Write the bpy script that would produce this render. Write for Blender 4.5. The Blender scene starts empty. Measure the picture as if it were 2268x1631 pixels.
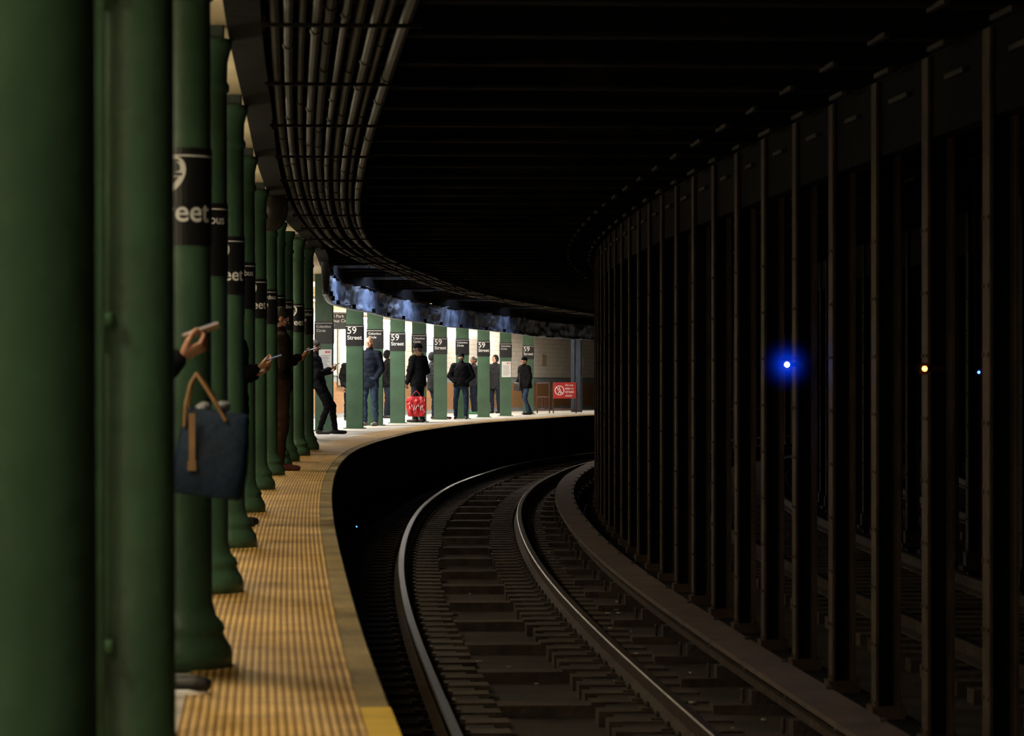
import bpy, bmesh, math, random
import numpy as np
from mathutils import Vector, Matrix, noise
random.seed(4)
V=Vector
scene=bpy.context.scene
try:
    scene.view_settings.view_transform='Standard'
except Exception: pass

# ------------------------------------------------------------ survey constants
F=6615.0      # focal length in px (105 mm lens)
G=1.18        # eye height above platform
S=0.006       # far platform falls gently
YS=55.0
def fl(y): return -S*max(0.0,y-YS)
def plat(px,py):
    d=(py-815.5)/F
    y=G/d
    if y>YS: y=(G-YS*S)/(d-S)
    return ((px-1134)/F*y, y)

class Curve1:
    """smooth X(Y) alignment from surveyed points"""
    def __init__(self,pts,sm=3.0):
        ys=np.array([p[1] for p in pts]);xs=np.array([p[0] for p in pts])
        self.g=np.arange(-12,130,0.5)
        n=len(ys);h=np.diff(ys)
        A=np.zeros((n,n));b=np.zeros(n);A[0,0]=A[-1,-1]=1
        for i in range(1,n-1):
            A[i,i-1]=h[i-1];A[i,i]=2*(h[i-1]+h[i]);A[i,i+1]=h[i]
            b[i]=3*((xs[i+1]-xs[i])/h[i]-(xs[i]-xs[i-1])/h[i-1])
        c=np.linalg.solve(A,b)
        def ev(y):
            if y<=ys[0]:
                bb=(xs[1]-xs[0])/h[0]-h[0]*(2*c[0]+c[1])/3
                return xs[0]+bb*(y-ys[0])
            if y>=ys[-1]:
                k=n-2;bb=(xs[-1]-xs[-2])/h[k]-h[k]*(2*c[k]+c[k+1])/3
                d=h[k];sl=bb+2*c[k]*d+3*(c[k+1]-c[k])/(3*h[k])*d*d
                return xs[-1]+sl*(y-ys[-1])
            k=min(n-2,int(np.searchsorted(ys,y)-1));d=y-ys[k]
            bb=(xs[k+1]-xs[k])/h[k]-h[k]*(2*c[k]+c[k+1])/3
            return xs[k]+bb*d+c[k]*d*d+(c[k+1]-c[k])/(3*h[k])*d**3
        v=np.array([ev(y) for y in np.arange(-22,140,0.5)])
        k=np.exp(-0.5*(np.arange(-20,21)*0.5/max(sm,.01))**2);k/=k.sum()
        v=np.convolve(v,k,'same')
        self.v=v[20:20+len(self.g)]
    def __call__(self,y): return float(np.interp(y,self.g,self.v))
    def sl(self,y): return (self(y+.5)-self(y-.5))
rx=Curve1([(2.1,-15),(.98,0),(-.311,17.28),(-.615,21.53),(-.896,25.9),(-1.21,32.4),(-1.367,38.65),(-1.39,46.3),(-1.10,54.3),(-.51,62.7),(.39,71.4),(1.99,79.8),(4.3,90),(7.3,100),(11,110),(19,128)],2.2)
ex=Curve1([(1.7,-15),(.46,0),(-.353,9.57),(-.584,12.3),(-.874,16.1),(-1.259,21.4),(-1.65,27.4),(-1.90,31.9),(-2.18,39.1),(-2.23,44.2),(-2.10,48.9),(-1.885,53.3),(-1.27,62.6),(-.36,70.5),(.77,77.2),(1.95,84.2),(3.4,90),(6.3,100),(10,110),(18,128)],1.5)
cx=Curve1([(1.0,-15),(-.27,0),(-.97,7.5),(-1.30,11.6),(-1.61,15.5),(-1.875,19.4),(-2.22,24.2),(-2.50,28.75),(-2.69,32.6),(-2.82,36),(-2.90,39.7),(-3.0,42.8),(-3.35,50),(-3.45,56.3),(-3.18,59.3),(-2.94,64),(-2.61,67.9),(-2.20,70.5),(-1.81,75.2),(-1.28,77.2),(-.77,80.6),(-.18,84.2),(.49,89.5),(2.6,97),(6.5,110),(12,128)],1.5)
wx=Curve1([(-5.2,-15),(-5.6,0),(-6.6,20),(-7.6,45),(-7.4,60),(-6.2,70),(-4.6,80),(-2.6,90),(-.2,100),(1.6,106),(4.5,113),(11,128)],2)

# ------------------------------------------------------------ materials
MATS={}
def mat(name,col,rough=.6,metal=0,var=.25,vscale=6,bump=.1,bscale=30,emis=None,estr=0,spec=.5,coords='Object'):
    if name in MATS: return MATS[name]
    m=bpy.data.materials.new(name);m.use_nodes=True
    nt=m.node_tree;b=nt.nodes['Principled BSDF']
    b.inputs['Roughness'].default_value=rough;b.inputs['Metallic'].default_value=metal
    b.inputs['Specular IOR Level'].default_value=spec
    tc=nt.nodes.new('ShaderNodeTexCoord')
    n=nt.nodes.new('ShaderNodeTexNoise');n.inputs['Scale'].default_value=vscale;n.inputs['Detail'].default_value=5
    nt.links.new(tc.outputs[coords],n.inputs['Vector'])
    r=nt.nodes.new('ShaderNodeValToRGB')
    r.color_ramp.elements[0].position=.3;r.color_ramp.elements[1].position=.7
    r.color_ramp.elements[0].color=tuple(c*(1-var) for c in col)+(1,)
    r.color_ramp.elements[1].color=tuple(min(1,c*(1+var)) for c in col)+(1,)
    nt.links.new(n.outputs['Fac'],r.inputs['Fac']);nt.links.new(r.outputs['Color'],b.inputs['Base Color'])
    if bump>0:
        n2=nt.nodes.new('ShaderNodeTexNoise');n2.inputs['Scale'].default_value=bscale;n2.inputs['Detail'].default_value=4
        nt.links.new(tc.outputs[coords],n2.inputs['Vector'])
        bp=nt.nodes.new('ShaderNodeBump');bp.inputs['Strength'].default_value=bump;bp.inputs['Distance'].default_value=.02
        nt.links.new(n2.outputs['Fac'],bp.inputs['Height']);nt.links.new(bp.outputs['Normal'],b.inputs['Normal'])
    if emis:
        b.inputs['Emission Color'].default_value=tuple(emis)+(1,);b.inputs['Emission Strength'].default_value=estr
    MATS[name]=m;return m

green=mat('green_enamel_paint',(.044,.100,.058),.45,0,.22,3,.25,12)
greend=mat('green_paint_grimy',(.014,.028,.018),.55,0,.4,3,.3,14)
signblk=mat('sign_black_enamel',(.010,.010,.012),.4,0,.1,4,0)
white=mat('sign_white',(.8,.8,.8),.5,0,.03,4,0)
cream=mat('cream_ceiling_paint',(.78,.68,.45),.7,0,.12,2,.2,20)
conc=mat('platform_concrete',(.42,.40,.37),.8,0,.25,2.5,.2,60)
coping=mat('coping_concrete_yellow',(.24,.18,.08),.75,0,.5,2.2,.35,40)
yellowp=mat('coping_yellow_paint',(.62,.42,.05),.6,0,.2,5,.2,40)
darkconc=mat('track_bed_concrete',(.028,.021,.017),.85,0,.5,1.8,.5,25,spec=.3)
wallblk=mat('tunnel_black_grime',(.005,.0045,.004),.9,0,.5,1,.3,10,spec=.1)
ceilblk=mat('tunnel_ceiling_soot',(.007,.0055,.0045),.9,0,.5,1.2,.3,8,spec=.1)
rust=mat('rusty_brown_steel',(.042,.029,.021),.65,.1,.45,5,.5,30)
steelcol=mat('tunnel_column_paint',(.058,.038,.027),.7,0,.35,4,.4,20,spec=.2)
tie=mat('creosote_timber',(.050,.036,.027),.8,0,.5,6,.5,30,spec=.3)
railtop=mat('polished_rail_steel',(.26,.26,.28),.28,1,.3,20,.05,60)
railtop2=mat('dull_rail_steel',(.15,.115,.095),.42,.9,.35,12,.1,60)
railside=mat('rail_rust',(.050,.033,.025),.7,.2,.4,10,.4,50,spec=.3)
cover=mat('third_rail_cover_board',(.10,.070,.060),.65,0,.3,3,.3,25)
pipem=mat('conduit_pipe_metal',(.020,.016,.012),.55,.1,.7,4,.2,20,spec=.35)
fasciam=mat('fascia_painted_steel',(.26,.31,.42),.45,.1,.7,2.2,1,6)
housing=mat('fixture_housing',(.6,.6,.58),.4,0,.05,5,0)
grey=mat('grey_plastic',(.35,.34,.31),.5,0,.1,5,0)
redp=mat('red_sign_enamel',(.40,.02,.02),.45,0,.1,5,0)
redrail=mat('red_gate_paint',(.07,.015,.015),.5,0,.2,5,0)
postm=mat('poster_paper',(.75,.75,.76),.7,0,.04,5,0)
inkm=mat('poster_ink',(.15,.15,.17),.7,0,.04,5,0)
redink=mat('route_bullet_red',(.65,.03,.02),.6,0,.05,5,0)
tube=mat('fluorescent_tube',(1,1,1),.5,0,0,5,0,emis=(1,.97,.92),estr=9)

def uvmat(name):
    m=bpy.data.materials.new(name);m.use_nodes=True
    return m,m.node_tree,m.node_tree.nodes['Principled BSDF']
# tactile warning strip
tact,nt,b=uvmat('tactile_warning_tiles')
def nd(t,**k):
    n=nt.nodes.new(t)
    for a,v in k.items(): setattr(n,a,v)
    return n
uv=nd('ShaderNodeUVMap');sp=nd('ShaderNodeSeparateXYZ');nt.links.new(uv.outputs[0],sp.inputs[0])
def coswave(sock,period):
    m1=nd('ShaderNodeMath',operation='MULTIPLY');m1.inputs[1].default_value=2*math.pi/period;nt.links.new(sock,m1.inputs[0])
    c=nd('ShaderNodeMath',operation='COSINE');nt.links.new(m1.outputs[0],c.inputs[0])
    a=nd('ShaderNodeMath',operation='MULTIPLY_ADD');a.inputs[1].default_value=.5;a.inputs[2].default_value=.5;nt.links.new(c.outputs[0],a.inputs[0])
    return a.outputs[0]
cu=coswave(sp.outputs[0],.0290);cv=coswave(sp.outputs[1],.0508)
mu=nd('ShaderNodeMath',operation='MULTIPLY');nt.links.new(cu,mu.inputs[0]);nt.links.new(cv,mu.inputs[1])
rp=nd('ShaderNodeValToRGB');rp.color_ramp.elements[0].position=.10;rp.color_ramp.elements[1].position=.45
rp.color_ramp.elements[0].color=(.30,.15,.022,1);rp.color_ramp.elements[1].color=(.95,.68,.27,1)
nt.links.new(mu.outputs[0],rp.inputs[0])
nz=nd('ShaderNodeTexNoise');nz.inputs['Scale'].default_value=2.2;nz.inputs['Detail'].default_value=6;nt.links.new(uv.outputs[0],nz.inputs['Vector'])
r2=nd('ShaderNodeValToRGB');r2.color_ramp.elements[0].position=.35;r2.color_ramp.elements[1].position=.65
r2.color_ramp.elements[0].color=(.58,.53,.48,1);r2.color_ramp.elements[1].color=(1,1,1,1);nt.links.new(nz.outputs[0],r2.inputs[0])
mx=nd('ShaderNodeMixRGB',blend_type='MULTIPLY');mx.inputs[0].default_value=1;nt.links.new(rp.outputs[0],mx.inputs[1]);nt.links.new(r2.outputs[0],mx.inputs[2])
# tile joints each 0.61 m
jm=nd('ShaderNodeMath',operation='MODULO');jm.inputs[1].default_value=.61;nt.links.new(sp.outputs[1],jm.inputs[0])
jl=nd('ShaderNodeMath',operation='LESS_THAN');jl.inputs[1].default_value=.012;nt.links.new(jm.outputs[0],jl.inputs[0])
m3=nd('ShaderNodeMixRGB');nt.links.new(jl.outputs[0],m3.inputs[0]);nt.links.new(mx.outputs[0],m3.inputs[1]);m3.inputs[2].default_value=(.06,.04,.02,1)
nt.links.new(m3.outputs[0],b.inputs['Base Color']);b.inputs['Roughness'].default_value=.6
bp=nd('ShaderNodeBump');bp.inputs['Strength'].default_value=.6;bp.inputs['Distance'].default_value=.006
nt.links.new(mu.outputs[0],bp.inputs['Height']);nt.links.new(bp.outputs[0],b.inputs['Normal'])
# white tiles / tan wainscot
def tilemat(name,c1,c2,mortar,w,h,rough=.25):
    m,t,b=uvmat(name)
    u=t.nodes.new('ShaderNodeUVMap');br=t.nodes.new('ShaderNodeTexBrick')
    br.inputs['Scale'].default_value=1;br.inputs['Brick Width'].default_value=w;br.inputs['Row Height'].default_value=h
    br.inputs['Mortar Size'].default_value=.006;br.inputs['Color1'].default_value=c1+(1,);br.inputs['Color2'].default_value=c2+(1,);br.inputs['Mortar'].default_value=mortar+(1,)
    t.links.new(u.outputs[0],br.inputs['Vector']);t.links.new(br.outputs['Color'],b.inputs['Base Color']);b.inputs['Roughness'].default_value=rough
    return m
wtile=tilemat('white_subway_tile',(.74,.69,.62),(.66,.61,.54),(.42,.38,.34),.3,.15)
gtile=tilemat('grey_tile_band',(.22,.25,.26),(.26,.28,.29),(.15,.15,.15),.2,.17)
ttile=tilemat('tan_brick_wainscot',(.33,.17,.075),(.28,.145,.06),(.2,.125,.07),.3,.1,.4)

# ------------------------------------------------------------ mesh builder
class MB:
    def __init__(s): s.v=[];s.f=[];s.m=[];s.uv=[]
    def add(s,vs,fs,mi=0,uvs=None):
        o=len(s.v);s.v+= [tuple(p) for p in vs]
        for f in fs: s.f.append([i+o for i in f]);s.m.append(mi)
        s.uv+= uvs if uvs else [(p[0],p[1]) for p in vs]
    def box(s,c,d,mi=0,M=None):
        x,y,z=d[0]/2,d[1]/2,d[2]/2
        vs=[V((a*x,b*y,e*z)) for e in(-1,1) for b in(-1,1) for a in(-1,1)]
        if M: vs=[M@p for p in vs]
        vs=[p+V(c) for p in vs]
        s.add(vs,[(0,2,3,1),(4,5,7,6),(0,1,5,4),(2,6,7,3),(0,4,6,2),(1,3,7,5)],mi)
    def ring_loft(s,rings,mi=0,closed=True,cap=True):
        n=len(rings[0]);o=[p for r in rings for p in r];fs=[]
        for k in range(len(rings)-1):
            for i in range(n if closed else n-1):
                j=(i+1)%n;fs.append((k*n+i,k*n+j,(k+1)*n+j,(k+1)*n+i))
        if cap and closed:
            fs.append(tuple(range(n))[::-1]);fs.append(tuple((len(rings)-1)*n+i for i in range(n)))
        s.add(o,fs,mi)
    def lathe(s,c,prof,n=32,mi=0):
        c=V(c);s.ring_loft([[c+V((r*math.cos(2*math.pi*i/n),r*math.sin(2*math.pi*i/n),z)) for i in range(n)] for r,z in prof],mi)
    def cap(s,a,b,ra,rb,mi=0,n=14,k=4):
        a=V(a);b=V(b);t=(b-a)
        t=t.normalized() if t.length>1e-6 else V((0,0,1))
        ref=V((1,0,0)) if abs(t.x)<.8 else V((0,1,0))
        u=(ref-t*ref.dot(t)).normalized();w=t.cross(u)
        secs=[]
        for i in range(k): 
            an=math.pi/2*(1-(i+.25)/k);secs.append((a-t*ra*math.sin(an),ra*math.cos(an)))
        secs.append((a,ra));secs.append((b,rb))
        for i in range(k):
            an=math.pi/2*((i+.75)/k);secs.append((b+t*rb*math.sin(an),rb*math.cos(an)))
        s.ring_loft([[c+(u*math.cos(2*math.pi*i/n)+w*math.sin(2*math.pi*i/n))*r for i in range(n)] for c,r in secs],mi)
    def ell(s,c,r,mi=0,n=20,k=12):
        c=V(c);s.ring_loft([[c+V((r[0]*math.sin(a)*math.cos(2*math.pi*i/n),r[1]*math.sin(a)*math.sin(2*math.pi*i/n),-r[2]*math.cos(a))) for i in range(n)] for a in [math.pi*(q+.4)/(k+.8-.0) for q in range(k+1)]],mi)
    def sweep(s,f,prof,y0,y1,step,mi=0,closed=False,off=0,yf=fl):
        """profile of (dx,dz) swept along alignment f; u = running profile length, v = chainage"""
        n=max(1,int(round((y1-y0)/step)));rows=[];L=0;last=None;us=[0]
        for i in range(1,len(prof)): us.append(us[-1]+math.hypot(prof[i][0]-prof[i-1][0],prof[i][1]-prof[i-1][1]))
        vs=[];uvs=[]
        for i in range(n+1):
            y=y0+(y1-y0)*i/n;x=f(y);sl=f.sl(y);q=math.sqrt(1+sl*sl)
            if last: L+=math.hypot(x-last[0],y-last[1])
            last=(x,y)
            for (dx,dz),u in zip(prof,us):
                d=dx+off
                vs.append((x+d/q,y-d*sl/q,dz+yf(y)));uvs.append((u,L))
        m=len(prof);fs=[]
        for i in range(n):
            for j in range(m if closed else m-1):
                k=(j+1)%m;fs.append((i*m+j,i*m+k,(i+1)*m+k,(i+1)*m+j))
        if closed: fs.append(tuple(range(m)));fs.append(tuple(n*m+j for j in range(m))[::-1])
        s.add(vs,fs,mi,uvs)
    def mesh(s,name,mats,smooth=False):
        me=bpy.data.meshes.new(name);me.from_pydata(s.v,[],s.f)
        for m in mats: me.materials.append(m)
        me.polygons.foreach_set('material_index',s.m)
        ul=me.uv_layers.new(name='UVMap');li=np.empty(len(me.loops),dtype=np.int32);me.loops.foreach_get('vertex_index',li)
        ul.data.foreach_set('uv',np.array(s.uv,dtype=np.float32)[li].ravel())
        bm=bmesh.new();bm.from_mesh(me);bmesh.ops.recalc_face_normals(bm,faces=bm.faces);bm.to_mesh(me);bm.free()
        if smooth: me.shade_smooth()
        return me
    def obj(s,name,mats,parent=None,smooth=False,loc=(0,0,0)):
        o=bpy.data.objects.new(name,s.mesh(name,mats,smooth));scene.collection.objects.link(o)
        o.location=loc
        if parent: o.parent=parent
        return o
def empty(name,loc=(0,0,0),rot=0):
    e=bpy.data.objects.new(name,None);scene.collection.objects.link(e);e.location=loc;e.rotation_euler=(0,0,rot);e.empty_display_size=.1;return e
def place(name,me,parent=None,loc=(0,0,0),M=None):
    o=bpy.data.objects.new(name,me);scene.collection.objects.link(o)
    if parent: o.parent=parent
    if M is not None: o.matrix_local=M
    else: o.location=loc
    return o
def at(f,y,d=0,z=0):
    x=f(y);sl=f.sl(y);q=math.sqrt(1+sl*sl);return V((x+d/q,y-d*sl/q,z+fl(y)))
def yawof(f,y): return -math.atan(f.sl(y))

# ------------------------------------------------------------ text
def text_pts(body,width=None,height=None,bold=.012,left=False):
    cu=bpy.data.curves.new('t','FONT');cu.body=body;cu.size=1;cu.offset=bold;cu.space_line=.95
    o=bpy.data.objects.new('t',cu);scene.collection.objects.link(o)
    dg=bpy.context.evaluated_depsgraph_get();dg.update()
    me=bpy.data.meshes.new_from_object(o.evaluated_get(dg))
    vs=[v.co.copy() for v in me.vertices];fs=[tuple(p.vertices) for p in me.polygons]
    bpy.data.objects.remove(o);bpy.data.curves.remove(cu);bpy.data.meshes.remove(me)
    x0=min(v.x for v in vs);x1=max(v.x for v in vs);y0=min(v.y for v in vs);y1=max(v.y for v in vs)
    k=width/(x1-x0) if width else height/(y1-y0)
    ox=x0 if left else (x0+x1)/2
    return [V(((v.x-ox)*k,(v.y-y0)*k,0)) for v in vs],fs
T59=text_pts('59',width=.18,left=True,bold=.006);TST=text_pts('Street',width=.29,left=True)
TCO=text_pts('Columbus',width=.27,left=True,bold=.008);TCI=text_pts('Circle',width=.17,left=True,bold=.008)
def sign_text(mb,kind,fn):
    items=[(T59,-.145,.205),(TST,-.145,.09)] if kind==0 else [(TCO,-.14,.27),(TCI,-.14,.19)]
    for (vs,fs),x0,z0 in items:
        mb.add([fn(v.x+x0,v.y+z0) for v in vs],fs,1)

# =================================================================== FLOORS / SHELL
fb=MB()
def ribbon(mb,fa,fb_,za,zb,y0,y1,step,mi=0,oa=0,ob=0):
    n=int((y1-y0)/step);vs=[];uv=[];L=0;lp=None
    for i in range(n+1):
        y=y0+(y1-y0)*i/n
        a=at(fa,y,oa,za);b=at(fb_,y,ob,zb)
        if lp is not None: L+=(a-lp).length
        lp=a
        vs+=[a,b];w=(b-a).length;uv+=[(L,0),(L,w)]
    mb.add(vs,[(2*i,2*i+1,2*i+3,2*i+2) for i in range(n)],mi,uv)
ribbon(fb,wx,ex,0,0,-11,119,.75,0,0,-.70)
floor=fb.obj('floor',[conc])
t=MB();t.sweep(ex,[(-.72,.0),(-.72,.008),(-.11,.008),(-.11,0)],-10,119,.4,0)
t.obj('tactile_warning_strip',[tact])
e=MB()
e.sweep(ex,[(-.11,-.005),(-.11,.004),(-.008,.004),(0,-.006),(0,-.16),(-.05,-.18),(-.35,-.2),(-.35,-1.3)],-10,119,.4,0)
# painted patches
e.sweep(ex,[(-.108,.0045),(-.002,.0045)],8.2,10.35,.2,1)
edge=e.obj('platform_edge_coping',[coping,yellowp])
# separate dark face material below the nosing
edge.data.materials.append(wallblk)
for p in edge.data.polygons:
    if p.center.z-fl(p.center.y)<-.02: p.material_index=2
RZ=-.95       # rail head level
BED=RZ-.20
b_=MB()
ribbon(b_,ex,ex,BED-.06,BED-.06,-11,122,1,0,-.4,22)
b_.obj('floor_track_bed',[darkconc])
# walls
w=MB();ribbon(w,wx,wx,0,.95,-11,119,.75,0);w.uv=[(u,v) for u,v in w.uv]
ribbon(w,wx,wx,.95,1.12,-11,119,.75,1,.0,.0)
ribbon(w,wx,wx,1.12,3.05,-11,119,.75,2)
w.obj('wall_left',[ttile,gtile,wtile])
tr=MB();tr.sweep(wx,[(0.001,1.12),(.03,1.12),(.03,1.15),(0.001,1.15)],-11,119,.75,0,True)
tr.sweep(wx,[(0.001,0),(.025,0),(.025,.12),(0.001,.12)],-11,119,.75,0,True)
tr.obj('baseboard_left',[gtile])
w=MB();w.box((16,122,1),(70,.3,6));w.obj('wall_end',[wallblk])
w=MB();w.box((0,-11.5,1),(50,.3,6));w.obj('wall_back',[wallblk])
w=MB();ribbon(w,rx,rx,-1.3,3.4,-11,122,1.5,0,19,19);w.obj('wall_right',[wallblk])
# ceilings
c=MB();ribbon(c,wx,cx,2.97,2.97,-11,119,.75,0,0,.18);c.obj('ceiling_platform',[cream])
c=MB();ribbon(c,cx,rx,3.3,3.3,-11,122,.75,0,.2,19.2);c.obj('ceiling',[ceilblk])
# edge girder above round columns
g=MB();g.sweep(cx,[(.17,3.32),(.17,2.93),(.135,2.93),(.135,2.90),(.31,2.90),(.31,2.93),(.27,2.93),(.27,3.32)],-10,118,.75,0,True)
g.obj('edge_girder',[wallblk])
# transverse track roof beams
tb=MB()
y=-2.0
while y<116:
    p0=at(cx,y,.28,0);p1=at(rx,y,19,0)
    d=(p1-p0);L=d.length;M=Matrix.Rotation(math.atan2(d.y,d.x),3,'Z');mid=(p0+p1)/2
    tb.box((mid.x,mid.y,mid.z+3.14),(L,.03,.3),0,M);tb.box((mid.x,mid.y,mid.z+3.005),(L,.16,.025),0,M)
    y+=1.52
tb.obj('roof_beam_row',[mat('roof_beam_grime',(.008,.0062,.0045),.85,0,.6,3,.4,15,spec=.15)])

# =================================================================== TRACKS
def track(name,f,off,y0,y1,full=True):
    root=empty(name)
    for k,(nm,o) in enumerate((('rail_outer',0),('rail_inner',1.505))):
        r=MB()
        r.sweep(f,[(-.075,RZ-.155),(.075,RZ-.155),(.075,RZ-.14),(.012,RZ-.115),(.012,RZ-.045),(.036,RZ-.035),(.036,RZ-.008),(.026,RZ),(-.026,RZ),(-.036,RZ-.008),(-.036,RZ-.035),(-.012,RZ-.045),(-.012,RZ-.115),(-.075,RZ-.14)],y0,y1,.5,0,True,off+o)
        ob=r.obj(nm,[railside,railtop if k==0 else railtop2],root)
        me=ob.data
        for i,p in enumerate(me.polygons):
            zz=p.center.z-fl(p.center.y)
            if len(p.vertices)==4 and zz>RZ-.006 : p.material_index=1
    tt=MB();y=y0+.3;i=0
    while y<y1:
        yaw=yawof(f,y);M=Matrix.Rotation(yaw,3,'Z')
        long=(i%4==0)
        if full:
            for o in (0,1.505):
                jx=random.uniform(-.02,.02);cen=at(f,y,off+o+(.03 if o==0 else -.03)+jx,RZ-.155-.065)
                tt.box(cen,(.80,.25,.13),0,M)
                tt.box(at(f,y,off+o,RZ-.15),(.30,.17,.02),1,M)
                for q in(-.1,.1):
                    tt.cap(at(f,y,off+o+q,RZ-.14),at(f,y,off+o+q,RZ-.115),.018,.016,1,6,1)
            if long: tt.box(at(f,y+.0,off+.7525,RZ-.155-.075),(.80,.26,.11),0,M)
        else: tt.box(at(f,y,off+.7525,RZ-.22),(2.4,.22,.13),0,M)
        y+=.56;i+=1
    tt.obj('ties',[tie,rust],root)
    if full:
        s=MB()
        s.sweep(f,[(-.55,BED-.06),(-.55,BED+.03),(.33,BED+.03),(.36,BED-.06)],y0,y1,.6,0,False,off)
        s.sweep(f,[(1.14,BED-.06),(1.17,BED+.03),(2.35,BED+.03),(2.4,BED-.06)],y0,y1,.6,0,False,off)
        s.obj('ballast_benches',[darkconc],root)
    return root
track('subway_track',rx,0,0,116)
track('subway_track',rx,4.3,14,116,False)
track('subway_track',rx,8.1,20,116,False)
# third rail with cover board
tr_=empty('third_rail')
m=MB();TO=1.505+.66
m.sweep(rx,[(-.03,RZ-.02),(.03,RZ-.02),(.03,RZ+.03),(-.03,RZ+.03)],2,116,.5,0,True,TO);m.obj('contact_rail',[railside],tr_)
m=MB();m.sweep(rx,[(-.12,RZ+.13),(.17,RZ+.13),(.17,RZ+.165),(-.12,RZ+.165)],2,116,.5,0,True,TO)
m.sweep(rx,[(.13,RZ-.05),(.165,RZ-.05),(.165,RZ+.13),(.13,RZ+.13)],2,116,.5,0,True,TO)
m.obj('cover_board',[cover],tr_)
m=MB();y=3
while y<112:
    M=Matrix.Rotation(yawof(rx,y),3,'Z')
    m.box(at(rx,y,TO+.0,RZ-.10),(.16,.16,.16),0,M)
    m.box(at(rx,y,TO-.03,RZ-.16),(.62,.2,.1),1,M)
    m.box(at(rx,y,TO+.15,RZ+.0),(.04,.07,.36),0,M)
    m.box(at(rx,y,TO+.03,RZ+.118),(.3,.05,.02),0,M)
    m.cap(at(rx,y,TO-.13,RZ-.1),at(rx,y,TO-.13,RZ-.02),.014,.014,0,8,1)
    y+=1.68
m.obj('brackets',[rust,tie],tr_)
# kerb between third rail and columns
m=MB();m.sweep(rx,[(-.02,BED-.06),(-.02,RZ-.06),(.35,RZ-.06),(.35,BED-.06)],2,116,.6,0,False,1.505+1.06);m.obj('column_footing_kerb',[wallblk])
# scattered litter on the track bed
m=MB()
for i in range(60):
    y=random.uniform(14,60);d=random.uniform(.3,1.2) if i%2 else random.uniform(1.75,2.1)
    p=at(rx,y,d,BED+(.035 if d>1.3 else -.05)+.012);r=random.uniform(.012,.03)
    m.box(p,(r*2,r*1.2,.01),0,Matrix.Rotation(random.uniform(0,3),3,'Z'))
m.obj('track_litter',[mat('litter_paper',(.35,.33,.3),.6,0,.4,20,0)])

# tunnel I columns
def colrow(name,off,y0,y1,step,mats):
    m=MB();y=y0
    while y<y1:
        M=Matrix.Rotation(yawof(rx,y),3,'Z');z0=BED-.06;z1=2.96;h=z1-z0
        c=at(rx,y,off,(z0+z1)/2)
        def bx(dx,dy,sx,sy,zz=None,hh=None,mi=0):
            p=M@V((dx,dy,0));m.box((c.x+p.x,c.y+p.y,c.z if zz is None else zz+fl(y)),(sx,sy,h if hh is None else hh),mi,M)
        bx(0,0,.13,.016,mi=1)
        for sx in(-1,1):
            bx(sx*.070,0,.018,.16)
            bx(sx*.054,-.02,.018,.03);bx(sx*.054,.02,.018,.03)
            for q in range(9):   # rivets
                zc=z0+.3+q*.36
                p=M@V((sx*.080,.05,0));p2=M@V((sx*.080,-.05,0))
                for pp in (p,p2): m.box((c.x+pp.x,c.y+pp.y,zc+fl(y)),(.012,.022,.022),0,M)
        bx(0,0,.30,.28,z0+.10,.05);bx(0,0,.21,.20,z0+.2,.16)
        y+=step
    m.obj(name,mats)
CO=1.505+1.24
colrow('tunnel_column_row',CO,3.29,114,1.52,[steelcol,wallblk])
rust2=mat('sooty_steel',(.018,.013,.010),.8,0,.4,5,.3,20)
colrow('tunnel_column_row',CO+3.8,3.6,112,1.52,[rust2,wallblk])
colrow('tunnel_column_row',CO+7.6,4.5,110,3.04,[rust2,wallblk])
m=MB()
for o in (CO,CO+3.8):
    m.sweep(rx,[(-.05,2.50),(.05,2.50),(.05,2.98),(-.05,2.98)],2,114,.76,1,True,o)
y=3.29
while y<112:
    for o,z,L in ((-.5,2.985,.5),(-.17,2.95,.55),(-.07,2.80,.5),(.7,2.985,.6),(1.4,2.985,.6),(2.1,2.985,.6)):  # short paler bars shape the lit stretches of roof edges between beams
        M=Matrix.Rotation(yawof(rx,y+.76),3,'Z')
        m.box(at(rx,y+.76,CO+o,z),(.03,L*random.uniform(.7,1.1),.028),0,M)
    y+=1.52
m.obj('roof_girder_lit_edges',[mat('lit_edge_dash',(.030,.024,.018),.7,.0,.6,5,.4,20,spec=.2),wallblk])

# pipes over the edge
m=MB()
for d,z,r in [(.25,2.90,.032),(.17,2.95,.02),(.10,2.90,.026),(.03,2.96,.028),(-.05,2.90,.02),(-.12,2.97,.028),(-.19,2.90,.024),(-.26,2.95,.02),(-.33,2.92,.024),(-.40,2.96,.028)]:
    prof=[(d+r*math.cos(a*math.pi/4),z+r*math.sin(a*math.pi/4)) for a in range(8)]
    m.sweep(ex,prof,2,118,.7,0,True)
    y=random.uniform(3,5)
    while y<100:     # couplings
        prof2=[(d+(r+.008)*math.cos(a*math.pi/4),z+(r+.008)*math.sin(a*math.pi/4)) for a in range(8)]
        m.sweep(ex,prof2,y,y+.1,.1,0,True);y+=random.choice([1.52,3.04,4.56])
y=2.5
while y<112:
    M=Matrix.Rotation(yawof(ex,y),3,'Z')
    m.box(at(ex,y,-.07,2.862),(.80,.035,.018),1,M)
    for q in(-.45,.31): m.box(at(ex,y,q,3.06),(.012,.012,.45),1,M)
    y+=3.04
m.obj('conduit_pipe_bundle',[pipem,wallblk],smooth=False)

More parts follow.
